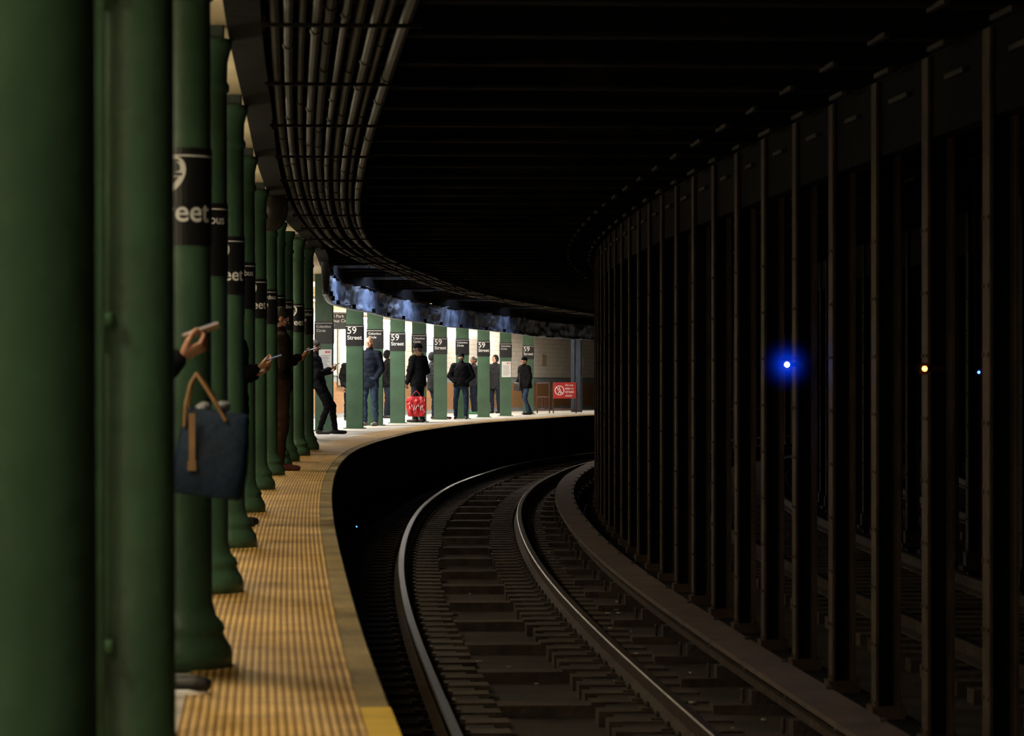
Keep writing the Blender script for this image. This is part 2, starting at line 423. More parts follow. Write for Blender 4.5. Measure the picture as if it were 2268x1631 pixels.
# =================================================================== PLATFORM COLUMNS
prof=[(.205,0),(.205,.055),(.198,.085),(.178,.115),(.170,.14),(.176,.155),(.165,.18),(.142,.205),(.132,.24),(.125,.27),(.122,1.2),(.118,2.6),(.118,2.62),(.130,2.63),(.130,2.66),(.119,2.68),(.121,2.78),(.135,2.84),(.145,2.86),(.145,2.90)]
mb=MB();mb.lathe((0,0,0),prof,40);round_me=mb.mesh('round_column_shaft',[green],True)
R=.1245
def roundsign(kind):
    s=MB();s.lathe((0,0,1.66),[(R,0),(R,.38)],40,0)
    s.lathe((0,0,1.66),[(R+.0008,.345),(R+.0008,.351)],40,1)
    sign_text(s,kind,lambda x,z:V(((R+.0025)*math.sin(x/R),-(R+.0025)*math.cos(x/R),1.66+z)))
    return s.mesh('column_sign_59_street' if kind==0 else 'column_sign_columbus_circle',[signblk,white])
rs=[roundsign(0),roundsign(1)]
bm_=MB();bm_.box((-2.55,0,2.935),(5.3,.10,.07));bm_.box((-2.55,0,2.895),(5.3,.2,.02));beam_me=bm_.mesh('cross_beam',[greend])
rcols=[(-.60,3.45,-1),(-.97,7.5,-1),(-1.305,11.75,0),(-1.612,15.65,1),(-1.878,19.6,0),(-2.215,24.35,1),(-2.495,28.9,0),(-2.69,32.7,1),(-2.80,35.3,0),(-2.875,37.6,1),(-2.905,40.0,0),(-2.98,43.0,1),(-3.52,50,-1)]
for x,y,k in rcols:
    root=empty('platform_column',(x,y,0));place('shaft',round_me,root)
    if k>=0: place('name_sign',rs[k],root)
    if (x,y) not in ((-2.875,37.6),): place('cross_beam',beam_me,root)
# conduit on second column
m=MB();m.cap((-1.015,7.30,.05),(-1.015,7.30,2.88),.021,.021,0,12,2)
for z in(.5,1.3,2.1,2.7): m.box((-1.015,7.325,z),(.07,.06,.03))
m.obj('riser_conduit',[mat('light_green_paint',(.095,.20,.115),.4,0,.2,4,.1,20)],smooth=True)

# square H columns on far platform
h=MB();W=.33
h.box((0,-W/2+.0125,1.48),(W,.025,2.96));h.box((0,W/2-.0125,1.48),(W,.025,2.96));h.box((0,0,1.48),(.03,W-.04,2.96))
h.box((0,0,.01),(W+.1,W+.1,.02))
for s_ in(-1,1): h.box((s_*.05,-W/2+.05,1.48),(.07,.012,2.96));
hme=h.mesh('h_column',[green])
def sqsign(kind):
    s=MB();a=W/2+.006
    s.box((0,-a,1.86),(W+.02,.008,.42));s.box((0,a,1.86),(W+.02,.008,.42));s.box((-a,0,1.86),(.008,W+.02,.42));s.box((a,0,1.86),(.008,W+.02,.42))
    s.box((0,-a-.0045,2.035),(W+.02,.003,.008),1)
    sign_text(s,kind,lambda x,z:V((x+.005,-a-.008,1.68+z)))
    return s.mesh('column_sign',[signblk,white])
ss=[sqsign(0),sqsign(1)]
sq=[(717,955,1),(785,950,0),(830,943,1),(880,938,0),(928,935,1),(975,930,0),(1024,928,1),(1071,925,0),(1120,922,1),(1170,918,0)]
bm2=MB();bm2.box((-1.9,0,2.90),(4.2,.12,.14));beam2=bm2.mesh('cross_beam',[cream])
sqpos=[]
def notice(parent):
    s=MB();a=-W/2-.012
    s.box((.02,a,1.32),(.26,.006,.44),0)
    for i in range(11):
        wd=random.uniform(.14,.2);s.box((-.08+wd/2,a-.004,1.42-i*.027),(wd,.002,.009),1)
    for k,x in enumerate((.05,.10)):
        n=20;s.add([V((x+.022*math.cos(t_*2*math.pi/n),a-.005,1.49+.022*math.sin(t_*2*math.pi/n))) for t_ in range(n)],[tuple(range(n))],2)
        vs,fs=text_pts('12'[k],height=.026);s.add([V((v.x+x,a-.0065,v.y+1.477)) for v in vs],fs,3)
    s.obj('service_notice',[postm,inkm,redink,white],parent)
for i,(px,py,k) in enumerate(sq):
    x,y=plat(px,py);y+=.17
    sqpos.append((x,y));root=empty('platform_column',(x,y,fl(y)))
    place('shaft',hme,root);place('name_sign',ss[k],root)
    if i%2==0: place('cross_beam',beam2,root)
    if i in(0,8): notice(root)
# fascia in front of far columns
m=MB();pr=[(.22,2.36),(.22,2.32),(.30,2.32),(.30,2.36),(.28,2.40),(.28,2.46),(.28,2.52),(.28,2.58),(.28,2.64),(.28,2.70),(.28,2.76),(.30,2.80),(.20,2.82)]
m.sweep(cx,pr,46,106,.16,0,True)
for i,p in enumerate(m.v):
    j=i%len(pr)
    if 3<=j<=11:
        q=V(p);a=noise.noise(V((q.x*.8,q.y*1.6,q.z*6)))*.07+noise.noise(V((q.x*3,q.y*4,q.z*9)))*.03
        m.v[i]=(q.x+a,q.y,q.z+a*.5)
y=47.0
while y<104:
    M=Matrix.Rotation(yawof(cx,y),3,'Z')
    m.box(at(cx,y+.9,.34,2.37),(.06,.07,.08),1,M)
    m.box(at(cx,y+.4,.33,2.80),(.05,2.6,.03),1,M)
    y+=3.1
ob=m.obj('platform_fascia',[fasciam,ceilblk],smooth=True)
# soffit
m=MB();ribbon(m,cx,cx,2.80,3.32,46,106,.75,0,.32,.32)
m.obj('fascia_upper_wall',[wallblk])

# hanging directional sign
Y=66.0;s=MB();x0=(706-1134)/F*Y;x1=(792-1134)/F*Y;zt=G+(815-692)/F*Y;zb=G+(815-729)/F*Y
root=empty('hanging_station_sign',((x0+x1)/2,Y,0))
s.box((0,0,(zt+zb)/2),(x1-x0,.05,zt-zb),0)
for i,l in enumerate(('Central Park','Columbus Circle','Broadway')):
    vs,fs=text_pts(l,height=.072,left=True,bold=.01)
    s.add([V((v.x-(x1-x0)/2+.05,-.027,v.y+zt-.115-i*.103)) for v in vs],fs,1)
s.box((0,-.027,zt-.018),(x1-x0,.003,.006),1)
for q in(-.3,.3): s.box((q,0,(zt+2.9)/2),(.02,.02,2.9-zt),0)
s.obj('panel',[signblk,white],root)
# wall display case + small wall sign, tile ornament
def wallpanel(name,y,z0,z1,wd,mats,off=.03,fr=True):
    p=at(wx,y,off,0)
    s=MB()
    s.box((0,0,(z0+z1)/2),(wd,.03,z1-z0),0,None)
    if fr:
        for q in(-1,1): s.box((q*wd/2,-.01,(z0+z1)/2),(.05,.06,z1-z0+.05),1)
        s.box((0,-.01,z0),(wd,.06,.05),1);s.box((0,-.01,z1),(wd,.06,.05),1)
    o=s.obj(name,mats,loc=p);o.rotation_euler=(0,0,yawof(wx,y)+math.pi/2);return o
wallpanel('wall_display_case',80.2,.9,2.35,1.2,[postm,grey],.05)
wallpanel('wall_notice',108.2,1.55,1.85,.5,[postm,redink],.03,False)
wallpanel('mosaic_tablet',104.4,1.55,1.95,.5,[mat('mosaic_tan',(.36,.27,.18),.5,0,.4,20,.1,40),grey],.02,False)
wallpanel('wall_display_case',90,1.0,2.1,1.6,[mat('poster_blue',(.25,.33,.45),.5,0,.5,2,0),grey],.05)

# end gate with warning sign
Yg=93.0;zg=fl(Yg)
def gx(px): return (px-1134)/F*Yg
root=empty('platform_end_gate',(gx(1190),Yg,zg))
s=MB();Wg=gx(1276)-gx(1190);hg=.93
for x in(0,.38,.5,Wg): s.cap((x,0,0),(x,0,hg),.02,.02,0,8,2)
for z in(.12,.5,hg): s.cap((0,0,z),(.38,0,z),.018,.018,0,8,2);s.cap((.5,0,z),(Wg,0,z),.018,.018,0,8,2)
for i in range(4): s.cap((.38*(i+1)/5,0,.12),(.38*(i+1)/5,0,.5),.01,.01,0,6,1)
s.obj('rails',[redrail],root,True)
s=MB();sx0=.5;sw=Wg-.5;sz=.46;sh=.50
s.box((sx0+sw/2,-.03,sz+sh/2),(sw,.012,sh),0)
n=32;cxx=sx0+.19;czz=sz+.25
ring=[]
for i in range(n):
    a=2*math.pi*i/n;ring.append((math.cos(a),math.sin(a)))
s.add([V((cxx+r*c_,-.039,czz+r*s_)) for r in(.15,.128) for c_,s_ in ring],[(i,(i+1)%n,n+(i+1)%n,n+i) for i in range(n)],1)
def bar(a,b_,w_):
    a=V(a);b_=V(b_);d=(b_-a).normalized();p=V((-d.y,d.x))*w_/2
    s.add([V((cxx+q.x,-.0395,czz+q.y)) for q in (a-p,b_-p,b_+p,a+p)],[(0,1,2,3)],1)
bar((-.1,.1),(.1,-.1),.02);bar((0,.05),(0,-.02),.035);bar((0,-.02),(-.04,-.1),.018);bar((0,-.02),(.04,-.1),.018);bar((0,.04),(.05,0),.015);bar((0,.04),(-.05,0),.015)
s.add([V((cxx+.02*c_,-.0395,czz+.08+.02*s_)) for c_,s_ in ring],[tuple(range(n))],1)
for i,l in enumerate(('Do not','enter or','cross','tracks')):
    vs,fs=text_pts(l,height=.062)
    x1_=max(v.x for v in vs);x0_=min(v.x for v in vs);k=min(1,.26/(x1_-x0_))
    s.add([V(((v.x-x0_)*k+sx0+.375,-.039,v.y+sz+.385-i*.108)) for v in vs],fs,1)
s.obj('warning_sign',[redp,white],root)
m=MB();xp=(1277-1134)/F*97
m.box((xp,97,1.35+fl(97)),(.36,.3,3.1));m.box((xp-.1,96.82,1.35+fl(97)),(.05,.06,3.1));m.box((xp+.1,96.82,1.35+fl(97)),(.05,.06,3.1))
m.obj('end_pillar',[mat('blue_grey_paint',(.018,.028,.045),.45,0,.5,3,.3,10)])

# convex mirror/fan disc & CCTV
r_=empty('round_convex_mirror',(-2.42,29.9,0))
m=MB()
n=36
rings=[]
for rr,yy in ((.245,.02),(.25,0),(.245,-.02),(.225,-.02),(.15,-.045),(.06,-.06),(.005,-.062)):
    rings.append([V((rr*.72*math.cos(2*math.pi*i/n),yy,2.78+rr*math.sin(2*math.pi*i/n)*.95)) for i in range(n)])
m.ring_loft(rings);m.obj('mirror_dish',[mat('mirror_grey',(.05,.045,.035),.35,.4,.3,5,.1,10)],r_,True)
m=MB();m.cap((0,.03,2.8),(0,.03,3.03),.015,.015);m.obj('hanger',[rust],r_)
r_=empty('security_camera',((645-1134)/F*40.8,40.8,0))
m=MB();m.box((0,0,2.53),(.15,.26,.17));m.box((0,0,2.63),(.19,.34,.02));m.cap((0,-.13,2.53),(0,-.16,2.53),.05,.045,1,16,2);m.cap((.0,.05,2.62),(-.02,.05,2.9),.014,.014,1)
m.obj('camera_box',[housing,signblk],r_)

# =================================================================== LIGHT FIXTURES
PI=math.pi
def fixture(y,off,power,col,L=1.3,zz=2.62,f=cx,wd=.12,up=.2,tilt=0,glow=0):
    p=at(f,y,off,zz);root=empty('fluorescent_light',p,yawof(f,y))
    m=MB();m.box((0,0,.05),(wd*1.5,L+.06,.06));m.box((0,0,(2.95-zz)/2+.04),(.02,.02,2.95-zz-.08));m.obj('housing',[housing],root)
    m=MB()
    for q in(-.03,.03): m.cap((q,-L/2+.03,0),(q,L/2-.03,0),.016,.016,0,8,2)
    m.obj('tubes',[tube],root,True)
    for nm,pw,rot,dz in (('lamp',power,(0,tilt,0),-.03),('uplight',power*up,(PI,0,0),.09)):
        l=bpy.data.lights.new(nm,'AREA');l.shape='RECTANGLE';l.size=wd;l.size_y=L;l.energy=pw;l.color=col
        o=bpy.data.objects.new(nm,l);scene.collection.objects.link(o);o.parent=root;o.location=(0,0,dz);o.rotation_euler=rot
    if glow:
        l=bpy.data.lights.new('tube_glow','POINT');l.energy=glow;l.color=col;l.shadow_soft_size=.04
        o=bpy.data.objects.new('tube_glow',l);scene.collection.objects.link(o);o.parent=root;o.location=(0,0,-.06)
warm=(1,.86,.60);neutral=(1,.93,.83)
for y in (-4.5,1.4,5.5,9.6,13.6,17.6,22,26.6,30.8,34.5,38.8,46.5): fixture(y,-1.0,30 if y<30 else 25,warm,up=1.0,zz=2.5,glow=14)
for i,y in enumerate((53,58,62.5,67,71.5,76,80.5,85,90,95,100)): fixture(y,-1.0,130 if y<92 else 70,neutral,2.2,2.62)
for i,y in enumerate((62,68,74,80)): fixture(y,-2.7,125,neutral,2.2,2.62)
for y in (78,82,86,90,94,98): fixture(y,1.0,90 if y<92 else 55,neutral,2.4,2.62,wx,tilt=.9)
def fascia_fill_light(p,yaw,pw,col,rot):  # added cool fill, hidden between roof beams to brighten the fascia
    root=empty('fascia_fill_light',p)
    m=MB();m.box((0,0,.04),(.14,.3,.06));m.cap((0,-.1,.0),(0,.1,.0),.03,.03,1,8,2);m.obj('body',[housing,mat('fill_light_tube',(.6,.7,1),.5,emis=(.5,.65,1),estr=.3)],root)
    l=bpy.data.lights.new('bulb','AREA');l.energy=pw;l.color=col;l.shape='RECTANGLE';l.size=.3;l.size_y=1.0  # source of the added fill, not an actual bulb
    o=bpy.data.objects.new('bulb',l);scene.collection.objects.link(o);o.parent=root;o.location=(0,0,-.05)  # added fill source, not an actual bulb
    o.rotation_euler=(0,rot,yaw)
for y,pw in ((53.48,42),(59.56,34),(67.16,24),(74.76,14),(82.36,8)):
    fascia_fill_light(at(cx,y,1.25,3.2),yawof(cx,y),pw,(.56,.69,1),1.05)

# signal lamps
def lamp(name,px,py,Y,r,col,power,glow=0,gs=0,mount='rod'):
    x=(px-1134)/F*Y;z=G-(py-815.5)/F*Y;root=empty(name,(x,Y,z))
    m=MB();m.ell((0,0,0),(r,r,r),0)
    m.obj('bulb',[mat('bulb_'+name+str(px),col,.3,emis=tuple(.45+.55*c for c in col) if glow else col,estr=22)],root,True)
    m=MB();m.box((0,r+.06,0),(r*3,.08,r*5));m.box((0,r+.02,r*1.9),(r*3,.12,.01))
    if mount=='arm': m.box((.05,r+.1,0),(.16,.03,.03))
    elif mount=='rod': m.cap((0,r+.1,-.0),(0,r+.1,3.0-z),.015,.015)
    m.obj('housing',[wallblk],root)
    l=bpy.data.lights.new('light','POINT');l.energy=power;l.color=col;l.shadow_soft_size=r
    o=bpy.data.objects.new('light',l);scene.collection.objects.link(o);o.parent=root;o.location=(0,-r-.03,0)
    if glow:  # glowing sphere imitates lens bloom around the bulb, no real haze
        vm=bpy.data.materials.new('lamp_bloom_'+name);vm.use_nodes=True;t=vm.node_tree;t.nodes.clear()
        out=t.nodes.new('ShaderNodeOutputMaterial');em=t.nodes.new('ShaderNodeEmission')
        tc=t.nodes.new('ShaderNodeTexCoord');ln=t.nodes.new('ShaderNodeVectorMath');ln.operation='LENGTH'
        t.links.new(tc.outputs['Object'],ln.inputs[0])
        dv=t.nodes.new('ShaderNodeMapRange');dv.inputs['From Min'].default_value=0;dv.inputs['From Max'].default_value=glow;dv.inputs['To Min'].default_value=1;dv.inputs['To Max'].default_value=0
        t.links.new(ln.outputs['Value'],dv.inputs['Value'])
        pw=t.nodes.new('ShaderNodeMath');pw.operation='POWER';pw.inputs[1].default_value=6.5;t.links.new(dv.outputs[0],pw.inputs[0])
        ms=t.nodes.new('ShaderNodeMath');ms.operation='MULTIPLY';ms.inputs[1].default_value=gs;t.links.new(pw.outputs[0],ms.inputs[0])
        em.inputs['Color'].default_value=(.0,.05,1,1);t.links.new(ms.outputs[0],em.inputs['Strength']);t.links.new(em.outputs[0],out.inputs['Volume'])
        m=MB();m.ell((0,0,0),(glow,glow,glow),0,24,16);m.obj('bloom_halo',[vm],root,True)
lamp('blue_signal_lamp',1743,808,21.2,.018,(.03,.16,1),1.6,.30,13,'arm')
lamp('orange_signal_lamp',2048,817,16.5,.013,(1,.20,.03),.15,mount='arm')
lamp('blue_signal_lamp',2168,825,22,.009,(.03,.12,1),.4)
lamp('blue_signal_lamp',790,1167,27.2,.005,(.03,.15,1),.5,mount='none')

# =================================================================== PEOPLE
def remesh(mb,vox,sm=3):
    me=mb.mesh('tmp',[]);o=bpy.data.objects.new('tmp',me);scene.collection.objects.link(o)
    md=o.modifiers.new('r','REMESH');md.mode='VOXEL';md.voxel_size=vox
    s=o.modifiers.new('s','SMOOTH');s.iterations=sm;s.factor=.5
    dg=bpy.context.evaluated_depsgraph_get();dg.update()
    out=bpy.data.meshes.new_from_object(o.evaluated_get(dg));bpy.data.objects.remove(o);return out
def classify(me,parts):
    """parts: list of (kind,data,mat)"""
    n=len(me.polygons);c=np.empty(n*3);me.polygons.foreach_get('center',c);c=c.reshape(-1,3)
    best=np.full(n,1e9);idx=np.zeros(n,dtype=np.int32)
    for kind,d,mi in parts:
        if kind=='c':
            a,b,ra,rb=d;a=np.array(a);b=np.array(b);ab=b-a;L=max(1e-9,ab@ab)
            t=np.clip(((c-a)@ab)/L,0,1);q=np.linalg.norm(c-(a+t[:,None]*ab),axis=1)-(ra+(rb-ra)*t)
        elif kind=='e':
            ce,r=d;q=(np.linalg.norm((c-np.array(ce))/np.array(r),axis=1)-1)*min(r)
        else:
            zs=np.array([s[0].z for s in d]);o=np.argsort(zs)
            f=lambda g:np.interp(c[:,2],zs[o],np.array([g(s) for s in d])[o])
            q=(np.hypot((c[:,0]-f(lambda s:s[0].x))/f(lambda s:s[1]),(c[:,1]-f(lambda s:s[0].y))/f(lambda s:s[2]))-1)*f(lambda s:min(s[1],s[2]))
            q=np.abs(q)+np.maximum(0,np.maximum(zs.min()-c[:,2],c[:,2]-zs.max()))
        w=q<best;best[w]=q[w];idx[w]=mi
    me.polygons.foreach_set('material_index',idx)

HC={}
def hand_mesh(side,curl,skin,detail=.0045):
    key=(side,curl,skin.name,detail)
    if key in HC: return HC[key]
    m=MB();tx=-side
    m.ring_loft([[V((rx_*math.cos(2*math.pi*i/16),y,rz*math.sin(2*math.pi*i/16))) for i in range(16)] for y,rx_,rz in ((-.03,.024,.018),(0,.026,.018),(.03,.036,.017),(.065,.041,.014),(.088,.039,.012),(.094,.03,.008))])
    for k,(x,L) in enumerate(((.031,.068),(.0105,.078),(-.0105,.072),(-.031,.056))):
        x*=tx*1;p=V((x,.086,0));a=.12
        for j,(fr,r) in enumerate(((.45,.0095),(.32,.0085),(.25,.0075))):
            a+=curl*(1.0 if j else .85)+.03*k
            q=p+V((x*.04,math.cos(a),-math.sin(a)))*L*fr;m.cap(p,q,r,r*.93,0,10,3);p=q
    p=V((tx*.026,.022,-.004));q=p+V((tx*.028,.028,-.014));m.cap(p,q,.015,.012,0,10,3)
    r=q+V((tx*.008,.026,-.010-.01*curl));m.cap(q,r,.011,.0095,0,10,3);r2=r+V((-tx*.004,.020,-.008));m.cap(r,r2,.0095,.008,0,10,3)
    me=remesh(m,detail,2);me.name='hand';me.materials.append(skin);me.shade_smooth();HC[key]=me;return me

def skin_m(n,c): return mat('skin_'+n,c,.5,0,.08,20,.05,80)
SK={'l':skin_m('light',(.46,.235,.155)),'m':skin_m('medium',(.30,.15,.09)),'d':skin_m('dark',(.09,.045,.027))}
def cloth(n,c,var=.25): return mat('cloth_'+n,c,.9,0,var,9,.3,45,spec=.08)

def person(name,X,Y,H,yaw,top,pants,shoe,skin='l',hair=(.02,.015,.01),hem=.84,pose={},hat=None,bald=False,beard=False,fur=None,hands=(1,1),curl=.35,look=0,hoodup=None,vox=.015,bulk=0.0):
    k=H/1.75;root=empty(name,(X,Y,fl(Y)),yaw);root.scale=(k,k,k)
    g=lambda n,d:V(pose.get(n,d))
    hip=g('hip',(0,0,.93));ch=g('chest',(0,0,1.38));hd=g('head',(ch.x*1.02,ch.y+.015,1.625))
    J={}
    for s,nm in((1,'r'),(-1,'l')):
        J['hip'+nm]=hip+V((.092*s,0,0));J['knee'+nm]=g('knee'+nm,(.115*s,.02,.50));J['ank'+nm]=g('ank'+nm,(.12*s,-.02,.085))
        J['sh'+nm]=g('sh'+nm,(ch.x+.185*s,ch.y,1.405));J['el'+nm]=g('el'+nm,(ch.x+.25*s,ch.y-.04,1.12));J['wr'+nm]=g('wr'+nm,(ch.x+.25*s,ch.y+.05,.88))
    m=MB();parts=[]
    def C(a,b,ra,rb,mi): m.cap(a,b,ra,rb);parts.append(('c',(tuple(a),tuple(b),ra,rb),mi))
    for nm in 'rl':
        h_,kn,an=J['hip'+nm],J['knee'+nm],J['ank'+nm]
        C(h_,kn,.100,.068,1)
        mid=kn.lerp(an,.35)+V((0,-.008,0));C(kn,mid,.068,.064,1);C(mid,an+V((0,0,.02)),.064,.054,1)
        toe=g('toe'+nm,(an.x+.02*(1 if nm=='r' else -1),an.y+.17,.035));heel=V((an.x,an.y-.045,max(.038,an.z-.045)))
        C(an,heel,.045,.040,2);C(heel,toe,.042,.036,2);C(toe,toe+(toe-heel).normalized()*.03,.037,.030,2)
    hz=hem
    secs=[]
    ax=lambda z:hip.lerp(ch,max(0,min(1.3,(z-hip.z)/(ch.z-hip.z))))
    for z,a,b in ((hz,.185,.140),(hz+.05,.187,.142),(1.0,.178,.135),(1.12,.170,.130),(1.25,.185,.138),(1.36,.198,.135),(1.42,.175,.115),(1.465,.11,.088),(1.50,.068,.068)):
        if z<hz+.01 and z!=hz: continue
        c=ax(z);secs.append((V((c.x,c.y,z)),a+bulk,b+bulk))
    secs=sorted(secs,key=lambda s:s[0].z)
    m.ring_loft([[s[0]+V((s[1]*math.cos(2*math.pi*i/24),s[2]*math.sin(2*math.pi*i/24),0)) for i in range(24)] for s in secs]);parts.append(('t',secs,0))
    C(hip+V((-.06,0,0)),hip+V((.06,0,0)),.12,.12,1)
    for nm in 'rl':
        C(V((ch.x,ch.y,1.40)),J['sh'+nm],.085,.078+bulk*.5,0)
        C(J['sh'+nm],J['el'+nm],.076+bulk*.6,.060+bulk*.4,0);C(J['el'+nm],J['wr'+nm],.060+bulk*.4,.043,0)
    nb=V((ch.x,ch.y,1.45));C(nb,hd+V((0,-.02,-.05)),.058,.054,3)
    C(nb+V((0,.0,.02)),nb+V((0,.01,.055)),.078,.068,0)
    mats=[top,pants,shoe,SK[skin]]
    if fur:
        mats.append(fur)
        for i in range(10):
            a=math.pi*(.0+i/9*1.0)+math.pi
            a2=math.pi*(.0+(i+1)/9*1.0)+math.pi
            C(nb+V((.115*math.cos(a),.02+.10*math.sin(a)*1.0,.06)),nb+V((.115*math.cos(a2),.02+.10*math.sin(a2),.06)),.04,.04,4)
        C(nb+V((.115,.02,.06)),nb+V((.03,.11,-.02)),.038,.03,4);C(nb+V((-.115,.02,.06)),nb+V((-.03,.11,-.02)),.038,.03,4)
    me=remesh(m,vox,3)
    co=np.empty(len(me.vertices)*3);me.vertices.foreach_get('co',co);co=co.reshape(-1,3)
    nn=np.empty(len(me.vertices)*3);me.vertices.foreach_get('normal',nn);nn=nn.reshape(-1,3)
    for i in range(len(co)):
        if co[i,2]>.1 and co[i,2]<1.46:
            p=V(co[i]);q=noise.noise(V((p.x*9,p.y*9,p.z*16))+V((X*7,0,0)))*.014+noise.noise(p*28)*.005
            co[i]+=nn[i]*q
    me.vertices.foreach_set('co',co.ravel());me.update()
    for q in mats: me.materials.append(q)
    classify(me,parts);me.shade_smooth();place('body',me,root)
    # head
    hm=MB();hp=[]
    def E(c,r,mi): hm.ell(c,r);hp.append(('e',(c,r),mi))
    def HCp(a,b,ra,rb,mi): hm.cap(a,b,ra,rb,0,10,3);hp.append(('c',(a,b,ra,rb),mi))
    hairm=mat('hair_%.2f'%hair[0],hair,.6,0,.3,40,.4,90)
    E((0,-.008,.02),(.073,.092,.095),0);E((0,.018,-.045),(.056,.066,.062),2 if beard else 0)
    HCp((0,.080,.015),(0,.101,-.020),.008,.013,0);HCp((-.030,.074,.030),(.030,.074,.030),.013,.013,0)
    E((.074,-.006,-.005),(.010,.021,.032),0);E((-.074,-.006,-.005),(.010,.021,.032),0)
    HCp((-.016,.080,-.055),(.016,.080,-.055),.006,.006,3);E((0,.062,-.090),(.024,.022,.018),2 if beard else 0)
    for s in(-1,1): HCp((s*.018,.086,.036),(s*.042,.078,.034),.005,.004,2); E((s*.045,.052,-.02),(.022,.022,.02),0)
    if hoodup is not None:
        E((0,-.03,.02),(.098,.105,.125),1)
    elif hat: 
        E((0,-.012,.052),(.083,.100,.082),1)
        HCp((0,-.10,.02),(0,-.09,.05),.02,.02,1)
    elif bald:
        E((0,-.030,.022),(.0815,.085,.078),2)
    else:
        E((0,-.020,.034),(.081,.098,.092),2);E((0,-.045,-.02),(.072,.065,.06),2)
    hme=remesh(hm,.0055,2)
    for q in (SK[skin],(hoodup or hat or hairm),hairm,mat('lips_'+skin,tuple(c*.6 for c in ((.55,.2,.18) if skin=='l' else (.3,.12,.09))),.5,0,0,5,0)): hme.materials.append(q)
    classify(hme,hp);hme.shade_smooth()
    Mh=Matrix.Translation(hd)@Matrix.Rotation(look,4,'Z')@Matrix.Rotation(pose.get('nod',0),4,'X')
    ho=place('head',hme,root,M=Mh)
    em=MB()
    for s in(-1,1): em.ell((s*.029,.0745,.010),(.0125,.010,.009),0,10,8);em.ell((s*.029,.0815,.010),(.0055,.0045,.0055),1,8,6)
    place('eyes',em.mesh('eyes',[mat('eye_white',(.7,.68,.65),.3,0,0,5,0),mat('eye_iris',(.03,.02,.015),.2,0,0,5,0)],True),root,M=Mh)
    for s,nm,on in((1,'r',hands[0]),(-1,'l',hands[1])):
        if not on: continue
        d=g('hd'+nm,tuple((J['wr'+nm]-J['el'+nm]).normalized()));d.normalize()
        pn=g('pn'+nm,(-s,0,0));z=-(pn-d*pn.dot(d)).normalized();x=d.cross(z)
        M=Matrix(((x.x,d.x,z.x,0),(x.y,d.y,z.y,0),(x.z,d.z,z.z,0),(0,0,0,1)));M.translation=J['wr'+nm]+d*.03
        cr=curl if on==1 else on
        place('hand_'+nm,hand_mesh(s,cr,SK[skin]),root,M=M)
    return root
phonem=mat('phone_case',(.02,.02,.022),.3,0,.05,5,0);screenm=mat('phone_screen',(.2,.25,.3),.2,emis=(.6,.75,1),estr=1.2)
def phone(root,c,d,up,w_=.072,L=.148,case=None):
    """d: long axis, up: screen normal"""
    d=V(d).normalized();up=V(up);up=(up-d*up.dot(d)).normalized();x=d.cross(up)
    m=MB();m.box((0,0,0),(w_,L,.009),0);m.box((0,0,.0052),(w_*.9,L*.9,.0012),1)
    M=Matrix(((x.x,d.x,up.x,0),(x.y,d.y,up.y,0),(x.z,d.z,up.z,0),(0,0,0,1)));M.translation=V(c)
    place('phone',m.mesh('phone',[case or phonem,screenm]),root,M=M)
black=cloth('black',(.006,.006,.007));navy=cloth('navy',(.008,.011,.020));jeans=cloth('jeans',(.026,.042,.075),.35);djeans=cloth('dark_jeans',(.012,.017,.027));
brown=cloth('brown',(.04,.020,.012));dred=cloth('dark_red',(.06,.010,.008));greyc=cloth('grey_coat',(.018,.018,.021));furm=cloth('fur_tan',(.22,.13,.07),.5)
shb=mat('shoe_black',(.008,.008,.009),.5,0,.1,8,.1,30);shm=mat('shoe_maroon',(.07,.015,.015),.6,0,.1,8,.1,30);shw=mat('shoe_grey',(.22,.20,.18),.6,0,.1,8,.1,30);shg=mat('shoe_green',(.04,.2,.08),.6,0,.1,8,.1,30)

HOLD={'elr':(.24,.0,1.12),'wrr':(.10,.19,1.21),'hdr':(-.25,.9,.3),'pnr':(-.25,-.2,.9),'ell':(-.24,.0,1.12),'wrl':(-.10,.18,1.16),'hdl':(.5,.75,.3),'pnl':(.25,-.2,.9),'nod':-.35}
# P1 nearest: tote-carrying phone user, facing the track
r1=person('person_with_handbag',-1.435,10.85,1.70,-PI/2,black,djeans,shb,'l',pose={'elr':(.20,.06,1.03),'wrr':(.10,.225,1.245),'hdr':(-.05,.86,.42),'pnr':(-.35,-.2,.75),'ell':(-.24,-.02,1.12),'wrl':(-.22,.08,.90),'ankr':(.12,.125,.085),'toer':(.13,.31,.045),'ankl':(-.10,-.06,.085),'nod':-.35},hands=(.75,1),vox=.011)
phone(r1,(.085,.325,1.352),(-.05,.95,.34),(-.2,-.4,.85),.070,.140,mat('phone_case_rose',(.30,.22,.20),.4,0,.1,5,0))
# shoe sole
sl=MB();sl.ring_loft([[V((.127+rr*math.cos(a)*.042,.205+rr*.150*math.sin(a),z)) for a in [2*PI*i/24 for i in range(24)]] for z,rr in((.0,.96),(.004,1.0),(.024,1.0),(.028,.95))]);place('sole',sl.mesh('sole',[white],True),r1)
